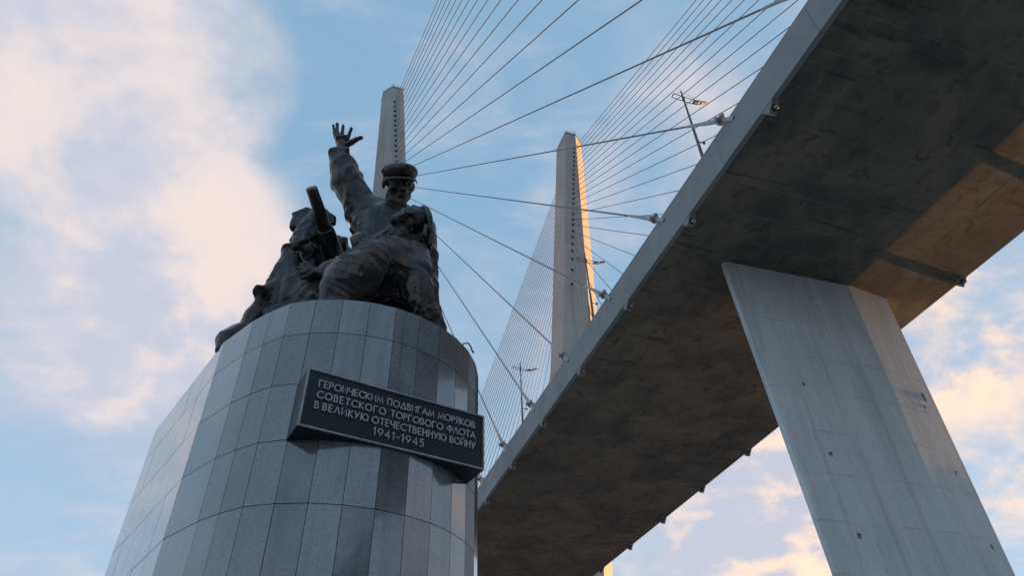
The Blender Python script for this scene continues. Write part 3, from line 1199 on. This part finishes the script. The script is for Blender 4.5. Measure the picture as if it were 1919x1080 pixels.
        t((-0.22, 0.085, 0.27), 0.052, (-0.05, 0.07, 0.345), 0.052, 0.06)
        t((0.22, 0.085, 0.27), 0.052, (0.05, 0.07, 0.345), 0.052, 0.06)
        for s in (-1, 1):
            e((s * 0.15, -0.014, 0.392), (0.086, 0.040, 0.088), 0.045, True)
            e((s * 0.15, -0.020, 0.262), (0.078, 0.058, 0.062), 0.025)
            t((s * 0.215, 0.02, 0.27), 0.022, (s * 0.09, 0.025, 0.315), 0.024, 0.02)
            e((s * 0.215, -0.115, 0.225), (0.085, 0.06, 0.09), 0.08)
            e((s * 0.185, -0.255, 0.285), (0.05, 0.06, 0.05), 0.07, True)
            e((s * 0.37, -0.03, -0.06), (0.045, 0.125, 0.085), 0.03)
        t((0, 0.055, 0.345), 0.042, (0, -0.135, 0.465), 0.058, 0.035)
        e((-0.062, -0.150, 0.40), (0.045, 0.040, 0.055), 0.02)
        e((0.062, -0.150, 0.40), (0.045, 0.040, 0.055), 0.02)
        t((-0.10, -0.262, 0.335), 0.026, (0, -0.238, 0.392), 0.032, 0.02)
        t((0.10, -0.262, 0.335), 0.026, (0, -0.238, 0.392), 0.032, 0.02)
        t((-0.085, -0.302, 0.335), 0.030, (0.085, -0.302, 0.335), 0.030, 0.02)
        e((0, -0.305, 0.365), (0.075, 0.03, 0.035), 0.02)
        t((-0.11, -0.275, 0.365), 0.011, (0.11, -0.275, 0.365), 0.011, 0.012, True)
        e((0, -0.352, 0.375), (0.08, 0.022, 0.04), 0.03, True)

    def fist(self, q, rot, yaw=0, r=17):
        """a closed hand: palm, four folded fingers and a thumb across"""
        o = self.P(q)
        s = self.S(q)
        F = self.turn(frame_at(o), rot, yaw)

        def L(x, y, z):
            return o + (np.array([x, y, z]) @ F) * s * r / 17
        k = s * r / 17
        self.ell(o, np.array([13, 13, 11]) * k, F, 3 * k)
        for i in range(4):
            y = 9.0 - 5.8 * i
            x = -9.5 + 0.12 * (y - 1) ** 2 * 0.35
            self.cone(L(x + 6, y, 9), 4.0 * k, L(x, y, 6.5), 4.6 * k, 1.5 * k)
            self.cone(L(x, y, 6.5), 4.6 * k, L(x - 1.5, y, -2), 4.2 * k, 1.5 * k)
        self.cone(L(5, 11, 6), 4.4 * k, L(-4, 12.5, 10), 3.8 * k, 1.5 * k)


def rag(dirv, f_along, f_across, amp, fine=0.006, seed=0.0, keep=()):
    """pulls soft ridges along a direction, as modelled cloth has"""
    dirv = np.array(dirv, float)
    dirv /= np.linalg.norm(dirv)
    a = np.cross(dirv, [0.3, 0.8, 0.5])
    a /= np.linalg.norm(a)
    b = np.cross(dirv, a)

    def fn(V, N):
        p = V - np.array([-2.2, 8.2, 9.0])
        w = 0.25 * (vnoise(p * 2.0 + 11 + seed) - 0.5)
        q = np.stack([(p @ dirv) * f_along, (p @ a) * f_across + w * f_across, (p @ b) * f_across], 1) + 40 + seed
        r = (1 - np.abs(2 * vnoise(q) - 1)) ** 2.6
        q2 = q * 2.1 + 5
        r2 = (1 - np.abs(2 * vnoise(q2) - 1)) ** 2.2
        m = vnoise(p * 1.3 + 7 + seed)
        d = amp * (r * 0.8 + r2 * 0.4 - 0.40) * np.clip(m * 2.2 - 0.35, 0, 1)
        for ctr, rad in keep:
            d = d * np.clip(np.linalg.norm(V - ctr, axis=1) / rad * 2 - 1.0, 0, 1)
        d = d + fine * (vnoise(p * 9 + 3) - 0.5) * 2 + fine * 0.5 * (vnoise(p * 21) - 0.5) * 2
        return V + N * d[:, None]
    return fn


PT = ZT + EYE[2]
group = tag(empty('bronze_statue_group', (-2.3, 8.4, PT)),
            'dark bronze sculpture of sailors with a raised arm, a gun barrel and a wounded comrade', 'statue')


def officer():
    c = Clay(0.0165)
    # trunk
    c.limb(((716, 620, 8.75), 56), ((716, 540, 8.70), 53), ((718, 470, 8.62), 54), ((721, 434, 8.55), 54), k=20)
    c.blob((708, 428, 8.50), 44, 40, 38, -8, 14)
    c.limb(((672, 398, 8.50), 27), ((706, 402, 8.54), 31), ((750, 418, 8.54), 34), ((786, 434, 8.52), 27), k=14)
    c.limb(((676, 470, 8.62), 12), ((674, 430, 8.55), 13), ((672, 402, 8.5), 14), k=10)
    # raised arm: upper arm, bent sleeve, cuff
    c.limb(((694, 402, 8.48), 28), ((669, 374, 8.40), 28), ((649, 340, 8.26), 27), ((643, 312, 8.20), 23), ((637, 299, 8.17), 19.5), k=8)
    c.blob((647, 362, 8.33), 17, 14, 18, 30, 10)
    c.blob((672, 330, 8.26), 9, 8, 12, 20, 8)
    c.limb(((659, 318, 8.12), 5), ((676, 342, 8.2), 5), ((690, 362, 8.3), 6), k=7)
    c.limb(((652, 380, 8.30), 6), ((672, 388, 8.34), 7), ((688, 380, 8.36), 6), k=7)
    o = c.P((636.5, 291, 8.16))
    F = c.turn(frame_at(o), 4, 0, 12)
    s = c.S((637, 290, 8.16))
    c.slab(o, np.array([14.0, 7.0, 12]) * s, F, 5.0 * s, 3 * s)
    c.slab(c.P((641, 276, 8.16)), np.array([40, 3.2, 40]) * s, F, 0.5 * s, 1.0 * s, True)
    # hand
    c.limb(((640, 288, 8.18), 11.5), ((640.5, 271, 8.17), 10.0), k=3)
    ho_ = c.P((640.5, 262, 8.17))
    c.slab(ho_, np.array([8.6, 6.0, 2.6]) * s, c.turn(frame_at(ho_), 5, 8, 0), 3.6 * s, 5 * s)
    c.limb(((648, 272, 8.14), 7), ((658, 267, 8.08), 5.2), ((667, 261.5, 8.04), 3.7), ((676.5, 258, 8.02), 3.0), k=2.5)
    c.limb(((650.5, 261, 8.16), 4.2), ((654.5, 252, 8.14), 3.4), ((658.5, 240.5, 8.10), 3.0), k=1.4)
    c.limb(((642.0, 259, 8.17), 4.2), ((641.6, 248, 8.15), 3.4), ((643.0, 235.5, 8.12), 3.1), k=1.4)
    c.limb(((634.5, 258, 8.17), 4.0), ((631.8, 245, 8.15), 3.3), ((632.2, 232.5, 8.13), 3.0), k=1.4)
    c.limb(((629.5, 259, 8.18), 3.6), ((626.2, 248, 8.17), 2.9), ((624.8, 235.5, 8.15), 2.4), k=1.4)
    # far arm and the coat falling along the right side
    c.limb(((790, 432, 8.50), 26), ((801, 480, 8.45), 19), ((806, 535, 8.40), 15), ((806, 600, 8.38), 14), k=10)
    c.limb(((803, 440, 8.45), 9), ((808, 490, 8.42), 8), ((812, 545, 8.40), 8), ((812, 610, 8.38), 8), k=4)
    c.limb(((800, 470, 8.30), 6), ((800, 520, 8.30), 7), ((803, 580, 8.30), 7), k=4)
    # coat front, lapel and folds over the chest
    c.limb(((742, 402, 8.22), 5), ((728, 428, 8.16), 5), ((722, 462, 8.16), 5), k=6)
    c.limb(((690, 398, 8.24), 4), ((676, 425, 8.24), 5), ((668, 458, 8.3), 5), k=7)
    c.limb(((716, 392, 8.30), 6), ((738, 402, 8.22), 7), ((764, 406, 8.22), 6), k=6)
    c.limb(((700, 388, 8.26), 3), ((716, 410, 8.20), 4.5), ((712, 446, 8.18), 5), k=8)
    c.limb(((664, 408, 8.36), 3), ((684, 420, 8.26), 4.5), ((708, 420, 8.20), 3.5), k=8)
    c.limb(((660, 432, 8.40), 3), ((682, 444, 8.26), 4.5), ((706, 446, 8.20), 3.5), k=8)
    c.sheet([(735, 404, 8.20), (757, 408, 8.16), (738, 440, 8.12), (722, 446, 8.16)], 3.0, 5)
    # head
    HQ = (748, 345, 8.16)
    ho = c.P(HQ)
    F = c.turn(frame_at(ho), -5, 17, 5)
    hm = 77 * c.S(HQ)
    c.cone(ho + (np.array([0, -0.28, -0.14]) @ F) * hm, 0.235 * hm, c.P((736, 400, 8.42)), 0.30 * hm, 0.04)
    c.head(ho, F, hm)
    fig = c.skin('officer_figure', M['bronze'], group, floor=PT, folds=rag((0.4, 0, 1), 1.2, 3.6, 0.05, 0.003, keep=[(ho, 1.3 * hm), (c.P((642, 258, 8.15)), 0.5)]))
    # peaked cap in the head's axes
    rings = []

    def ring(y, rx, rz, cz=0.0, n=40, tilt=0.0):
        out = []
        for i in range(n):
            a = 2 * math.pi * i / n
            x, z = rx * math.sin(a), cz + rz * math.cos(a)
            out.append(ho + (np.array([x, y + tilt * z, z]) @ F) * hm)
        return out
    tl = 0.10
    prof = [(0.09, 0.36, 0.42), (0.095, 0.388, 0.452), (0.165, 0.392, 0.456), (0.175, 0.404, 0.468), (0.19, 0.408, 0.472), (0.235, 0.436, 0.500), (0.285, 0.448, 0.512),
            (0.335, 0.440, 0.502), (0.385, 0.415, 0.474), (0.43, 0.370, 0.425), (0.47, 0.295, 0.34), (0.50, 0.19, 0.22), (0.515, 0.06, 0.07)]
    mb = MB()
    mb.loft([ring(y, rx, rz, -0.05, 40, tl) for y, rx, rz in prof])
    cap = mb.build('cap', M['bronze'], fig, smooth=True)
    vz = MB()
    rr = []
    for i in range(25):
        a = R(-72 + 144 * i / 24)
        e = math.cos(a) ** 0.8 if abs(a) < math.pi / 2 else 0
        sec = []
        for q, dy in ((0.0, 0.0), (0.5, -0.012), (1.0, -0.075), (1.0, -0.105), (0.5, -0.05), (0.0, -0.03)):
            rx = 0.388 + q * 0.10 * e
            rz = 0.450 + q * 0.17 * e
            sec.append(ho + (np.array([rx * math.sin(a), 0.120 + dy + tl * rz * math.cos(a), -0.05 + rz * math.cos(a)]) @ F) * hm)
        rr.append(sec)
    vz.loft(rr)
    vz.build('visor', M['bronze'], cap, smooth=True)
    bo = ho + (np.array([0.0, 0.325, 0.470]) @ F) * hm
    Fb = Clay.turn(F, 0, 0, 4)

    def B(x, y, z=0.0):
        return bo + (np.array([x, y, z]) @ Fb) * hm
    bd = MB()
    bd.tube([B(0.075 * math.cos(t), 0.095 * math.sin(t), 0.02) for t in np.linspace(0, 2 * math.pi, 21)], 0.020 * hm, 6)
    bd.tube([B(0, -0.065, 0.03), B(0, 0.06, 0.03)], 0.012 * hm, 6)
    bd.tube([B(-0.04, 0.035, 0.03), B(0.04, 0.035, 0.03)], 0.011 * hm, 6)
    bd.tube([B(0.05 * math.cos(t), -0.02 + 0.045 * math.sin(t), 0.03) for t in np.linspace(math.pi, 2 * math.pi, 10)], 0.012 * hm, 6)
    bd.build('cap_badge', M['bronze'], fig, smooth=True)


officer()


def wounded():
    c = Clay(0.0165)
    # trunk sunk under the cape: chest high on the right, hips low on the left
    c.limb(((768, 474, 7.95), 30), ((742, 490, 7.82), 42), ((705, 508, 7.78), 48), ((664, 532, 7.80), 46), ((640, 552, 7.85), 38), k=22)
    c.blob((690, 500, 7.86), 62, 34, 42, 18, 20)
    c.blob((642, 548, 7.84), 33, 42, 36, 8, 18)
    c.limb(((628, 600, 7.80), 24), ((626, 560, 7.78), 20), ((632, 522, 7.80), 20), ((654, 494, 7.82), 20), k=16)
    c.limb(((650, 610, 8.1), 36), ((700, 605, 8.62), 50), ((770, 615, 8.62), 50), k=20)
    # hooded bulge behind the shoulder, cape edges running to the throat
    c.blob((682, 452, 7.98), 25, 19, 26, 16, 10)
    c.sheet([(664, 482, 7.70), (676, 452, 7.76), (728, 430, 7.80), (716, 462, 7.70)], 4, 9)
    c.sheet([(664, 483, 7.66), (716, 456, 7.66), (776, 458, 7.72), (742, 470, 7.66)], 3.2, 7)
    c.sheet([(664, 483, 7.66), (742, 470, 7.62), (776, 459, 7.70), (764, 486, 7.66)], 5, 9)
    c.limb(((694, 466, 7.68), 3), ((710, 446, 7.68), 4), ((731, 428, 7.76), 4.5), k=6)
    c.limb(((708, 464, 7.68), 4), ((728, 446, 7.70), 5), ((742, 434, 7.74), 5), k=7)
    # throat, chest and near shoulder
    c.limb(((748, 438, 7.86), 20), ((762, 462, 7.90), 25), k=10)
    c.limb(((777, 450, 7.88), 11), ((785, 470, 7.86), 16), ((791, 500, 7.82), 18), k=10)
    # arm hanging to the rim in a wide sleeve
    c.limb(((776, 478, 7.84), 24), ((781, 510, 7.76), 25), ((781, 540, 7.72), 25), ((791, 566, 7.74), 21), ((806, 592, 7.82), 17), ((820, 618, 7.88), 14), k=10)
    c.limb(((793, 500, 7.72), 9), ((798, 535, 7.70), 9), ((803, 562, 7.72), 8), ((816, 595, 7.82), 8), k=8)
    c.limb(((772, 505, 7.66), 7), ((766, 535, 7.62), 7), ((773, 562, 7.62), 7), ((790, 592, 7.74), 7), k=8)
    c.limb(((784, 520, 7.56), 4), ((783, 545, 7.54), 5), ((787, 570, 7.57), 5), ((800, 596, 7.70), 5), k=6)
    c.limb(((752, 498, 7.68), 8), ((757, 530, 7.72), 8), ((765, 560, 7.76), 8), k=12)
    # long cloth folds over the body
    c.limb(((742, 474, 7.62), 8), ((760, 492, 7.62), 9), ((776, 508, 7.66), 8), k=14)
    c.limb(((706, 486, 7.60), 8), ((672, 505, 7.60), 9), ((648, 540, 7.61), 8), ((640, 585, 7.66), 8), k=14)
    c.limb(((664, 498, 7.66), 7), ((640, 520, 7.66), 8), ((630, 570, 7.70), 8), k=12)
    # reaching arm, sleeve then hand
    c.limb(((640, 500, 7.86), 20), ((622, 505, 7.92), 17), ((610, 508, 7.96), 15), k=8)
    c.limb(((613, 496, 7.90), 4.5), ((607, 509, 7.88), 4.5), ((610, 521, 7.92), 4.5), k=4)
    c.limb(((606, 508, 7.98), 9.5), ((592, 510, 8.02), 8.5), k=4)
    c.blob((583, 508, 8.03), 12, 9, 7, -10, 4)
    c.limb(((580, 502, 8.02), 4.3), ((571, 498, 8.02), 3.8), ((563, 496, 8.04), 3.2), k=1.6)
    c.limb(((585, 500, 8.00), 4), ((577, 494, 7.99), 3.4), ((571, 490.5, 8.0), 3.0), k=1.6)
    c.limb(((576, 507, 8.02), 4.3), ((567, 504, 8.02), 3.7), ((559, 501, 8.03), 3.1), k=1.6)
    c.limb(((577, 512, 8.02), 4.0), ((569, 511, 8.02), 3.5), ((562, 511, 8.04), 3.0), k=1.6)
    c.limb(((584, 514, 8.01), 4.6), ((574, 519, 8.0), 3.8), ((564, 523, 8.01), 3.2), k=1.6)
    # head thrown back, chin to the left
    HQ = (770, 417, 7.80)
    ho = c.P(HQ)
    r, u, v = frame_at(ho)
    up = r * 0.965 + u * 0.20 - v * 0.17
    up /= np.linalg.norm(up)
    fw = u * 0.52 + v * 0.84 - r * 0.10
    fw -= up * (fw @ up)
    fw /= np.linalg.norm(fw)
    F = np.array([np.cross(up, fw), up, fw])
    hm = 76 * c.S(HQ)
    c.cone(ho + (np.array([0, -0.20, -0.16]) @ F) * hm, 0.23 * hm, c.P((756, 458, 7.90)), 0.26 * hm, 0.05)
    c.head(ho, F, hm)
    # the cape overhangs a deep hollow above the rim
    c.blob((706, 592, 7.70), 60, 40, 64, 12, 10, True)
    fig = c.skin('wounded_figure', M['bronze'], group, floor=PT, folds=rag((-0.75, 0.1, 0.55), 1.1, 4.0, 0.078, 0.003, 3.0, keep=[(ho, 1.2 * hm), (c.P((580, 508, 8.0)), 0.5)]))
    # heavy hair falling back from the brow
    hc = Clay(0.015)
    hc.blob((799, 414, 7.90), 13, 30, 22, 10, 6)
    for j in range(7):
        o = j - 3
        hc.limb(((777 + o * 0.8, 389 + o * 0.6, 7.76 - 0.02 * j), 3.5), ((791 + o * 0.9, 393 - o * 0.3, 7.77 - 0.02 * j), 4.6), ((802 + o * 0.9, 408, 7.80 - 0.022 * j), 4.8),
                ((804 + o * 1.2, 432, 7.84 - 0.02 * j), 4.6), ((802 + o * 1.5, 455 + 2 * (j % 3), 7.88 - 0.015 * j), 3.6), ((801 + o * 1.7, 472 - 4 * (j % 3), 7.92), 2.0), k=2.2)
    hc.limb(((798, 424, 7.66), 4.5), ((795, 440, 7.67), 4.5), ((787, 448, 7.71), 3), k=3)
    hc.skin('hair', M['bronze'], fig, folds=rag((0.15, 0.0, 1.0), 1.0, 14.0, 0.02, 0.003, 9.0))
    # rope ring at the neck
    rb = MB()
    for (px, py, Y, rx, ry) in ((782, 446, 7.66, 7.5, 5.0), (771, 446, 7.64, 5.0, 3.6)):
        o = c.P((px, py, Y))
        r, u, v = frame_at(o)
        s = c.S((px, py, Y))
        rb.tube([o + (r * rx * math.cos(t) + u * ry * math.sin(t) + v * 2 * math.cos(t + 1)) * s for t in np.linspace(0, 2 * math.pi, 17)], 1.4 * s, 6)
    rb.build('rope_ring', M['bronze'], fig, smooth=True)


wounded()


def sailor():
    c = Clay(0.0175)
    # body well behind the gun, in a long oilskin
    c.limb(((600, 640, 9.7), 50), ((606, 560, 9.6), 44), ((606, 490, 9.35), 34), ((600, 445, 9.1), 26), k=20)
    c.limb(((570, 446, 8.95), 18), ((600, 448, 9.0), 22), ((630, 466, 9.05), 22), ((640, 520, 9.2), 26), k=12)
    c.limb(((560, 478, 9.0), 16), ((572, 505, 9.25), 26), ((585, 545, 9.35), 34), ((560, 590, 9.3), 40), k=12)
    # head bowed behind the barrel, sou'wester with a wide brim
    c.blob((590, 416, 8.90), 19, 20, 20, 0, 5)
    c.limb(((586, 403, 8.86), 11), ((604, 402, 8.86), 12), ((616, 410, 8.86), 11), k=5)
    c.sheet([(551, 426, 8.72), (552, 402, 8.74), (575, 394, 8.78), (578, 418, 8.74)], 4.5, 4)
    c.sheet([(552, 402, 8.74), (575, 394, 8.78), (600, 398, 9.0), (580, 404, 9.0)], 4.0, 4)
    c.sheet([(551, 426, 8.72), (578, 418, 8.74), (584, 428, 8.9)], 3.0, 4)
    c.sheet([(612, 402, 8.82), (626, 408, 8.80), (626, 420, 8.84), (612, 424, 8.9)], 4.2, 4)
    # near arm: cape slanting in flat planes down to the clenched hand
    c.sheet([(588, 399, 8.62), (574, 410, 8.60), (556, 444, 8.50), (572, 450, 8.50)], 4.0, 4)
    c.sheet([(588, 399, 8.62), (572, 450, 8.50), (590, 438, 8.66), (598, 408, 8.70)], 4.0, 4)
    c.sheet([(574, 410, 8.60), (556, 444, 8.50), (548, 452, 8.62), (562, 424, 8.70)], 4.0, 4)
    c.limb(((574, 440, 8.62), 12), ((560, 455, 8.55), 11), ((547, 464, 8.50), 10), k=5)
    c.limb(((556, 445, 8.46), 3.5), ((564, 452, 8.46), 3.5), ((573, 450, 8.48), 3.5), k=3)
    c.blob((578, 470, 8.66), 15, 15, 14, 20, 6)
    c.limb(((578, 478, 8.72), 12), ((586, 510, 8.9), 14), k=8)
    c.fist((538, 467, 8.46), 12, 10, 12)
    # cloak gathered in the hand and spreading to the rim
    c.sheet([(538, 476, 8.50), (462, 608, 8.40), (505, 620, 8.42), (545, 480, 8.48)], 6, 12)
    c.sheet([(545, 480, 8.48), (505, 620, 8.42), (560, 600, 8.36), (552, 515, 8.42)], 6, 12)
    c.sheet([(552, 515, 8.42), (560, 600, 8.36), (620, 590, 8.10), (572, 545, 8.28)], 6, 12)
    c.limb(((538, 474, 8.44), 4), ((523, 498, 8.42), 4), ((506, 528, 8.40), 5), ((489, 562, 8.40), 5), ((462, 606, 8.34), 6), ((440, 640, 8.30), 6), k=6)
    c.limb(((541, 480, 8.44), 4), ((537, 515, 8.40), 5), ((533, 550, 8.36), 6), ((526, 600, 8.34), 8), k=14)
    c.limb(((548, 482, 8.44), 4), ((550, 515, 8.38), 4.5), ((562, 538, 8.28), 5), ((590, 554, 8.14), 5.5), ((616, 561, 8.0), 6), k=10)
    c.limb(((545, 490, 8.44), 3.5), ((544, 530, 8.37), 5), ((556, 560, 8.30), 6), ((580, 580, 8.22), 7), k=14)
    c.limb(((530, 505, 8.44), 4), ((518, 540, 8.41), 5), ((505, 585, 8.38), 7), k=13)
    c.limb(((585, 590, 8.30), 22), ((560, 590, 8.38), 22), ((520, 605, 8.40), 24), k=16)
    # low hand gripping the cloak, knee and boot at the corner
    c.fist((487, 548, 8.30), -6, -12, 15)
    c.limb(((494, 546, 8.34), 11), ((512, 540, 8.40), 12), ((530, 530, 8.45), 12), k=6)
    c.limb(((486, 566, 8.34), 9), ((474, 590, 8.34), 11), ((462, 618, 8.34), 13), k=7)
    c.limb(((474, 630, 8.45), 20), ((447, 632, 8.36), 22), ((428, 638, 8.28), 20), ((420, 656, 8.22), 16), k=10)
    fig = c.skin('sailor_figure', M['bronze'], group, floor=PT, folds=rag((-0.45, -0.1, -0.9), 1.0, 4.2, 0.07, 0.003, 6.0, keep=[(c.P((487, 548, 8.3)), 0.4), (c.P((538, 467, 8.46)), 0.35)]))


sailor()


def gun():
    c = Clay(0.02)
    a, end = c.P((583.5, 352, 7.62)), c.P((637, 509, 9.15))       # muzzle and breech end of one straight axis
    s, s0 = c.S((610, 430, 8.3)), c.S((583, 352, 7.62))
    ax = (a - end) / np.linalg.norm(a - end)
    r_ = ray(610.3, 430)
    tt = np.cross(a - EYE, r_) @ np.cross(end - a, r_)
    k_ = -tt / (np.cross(end - a, r_) @ np.cross(end - a, r_))
    mid = a + (end - a) * k_                                       # where the jacket begins
    mb = MB()
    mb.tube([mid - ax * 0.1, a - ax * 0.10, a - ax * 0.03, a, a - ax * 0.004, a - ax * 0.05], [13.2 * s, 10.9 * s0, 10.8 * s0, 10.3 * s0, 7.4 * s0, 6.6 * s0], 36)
    g1 = mb.build('gun_barrel', M['lit_bronze'], group, smooth=False)
    for p in g1.data.polygons:
        p.use_smooth = len(p.vertices) == 4
    mb = MB()
    mb.tube([end, mid - ax * 0.03, mid, mid + ax * 0.01], [21.0 * s, 15.6 * s, 15.0 * s, 12.8 * s], 36)
    g2 = mb.build('barrel_sleeve', M['bronze'], g1, smooth=False)
    for p in g2.data.polygons:
        p.use_smooth = len(p.vertices) == 4


gun()
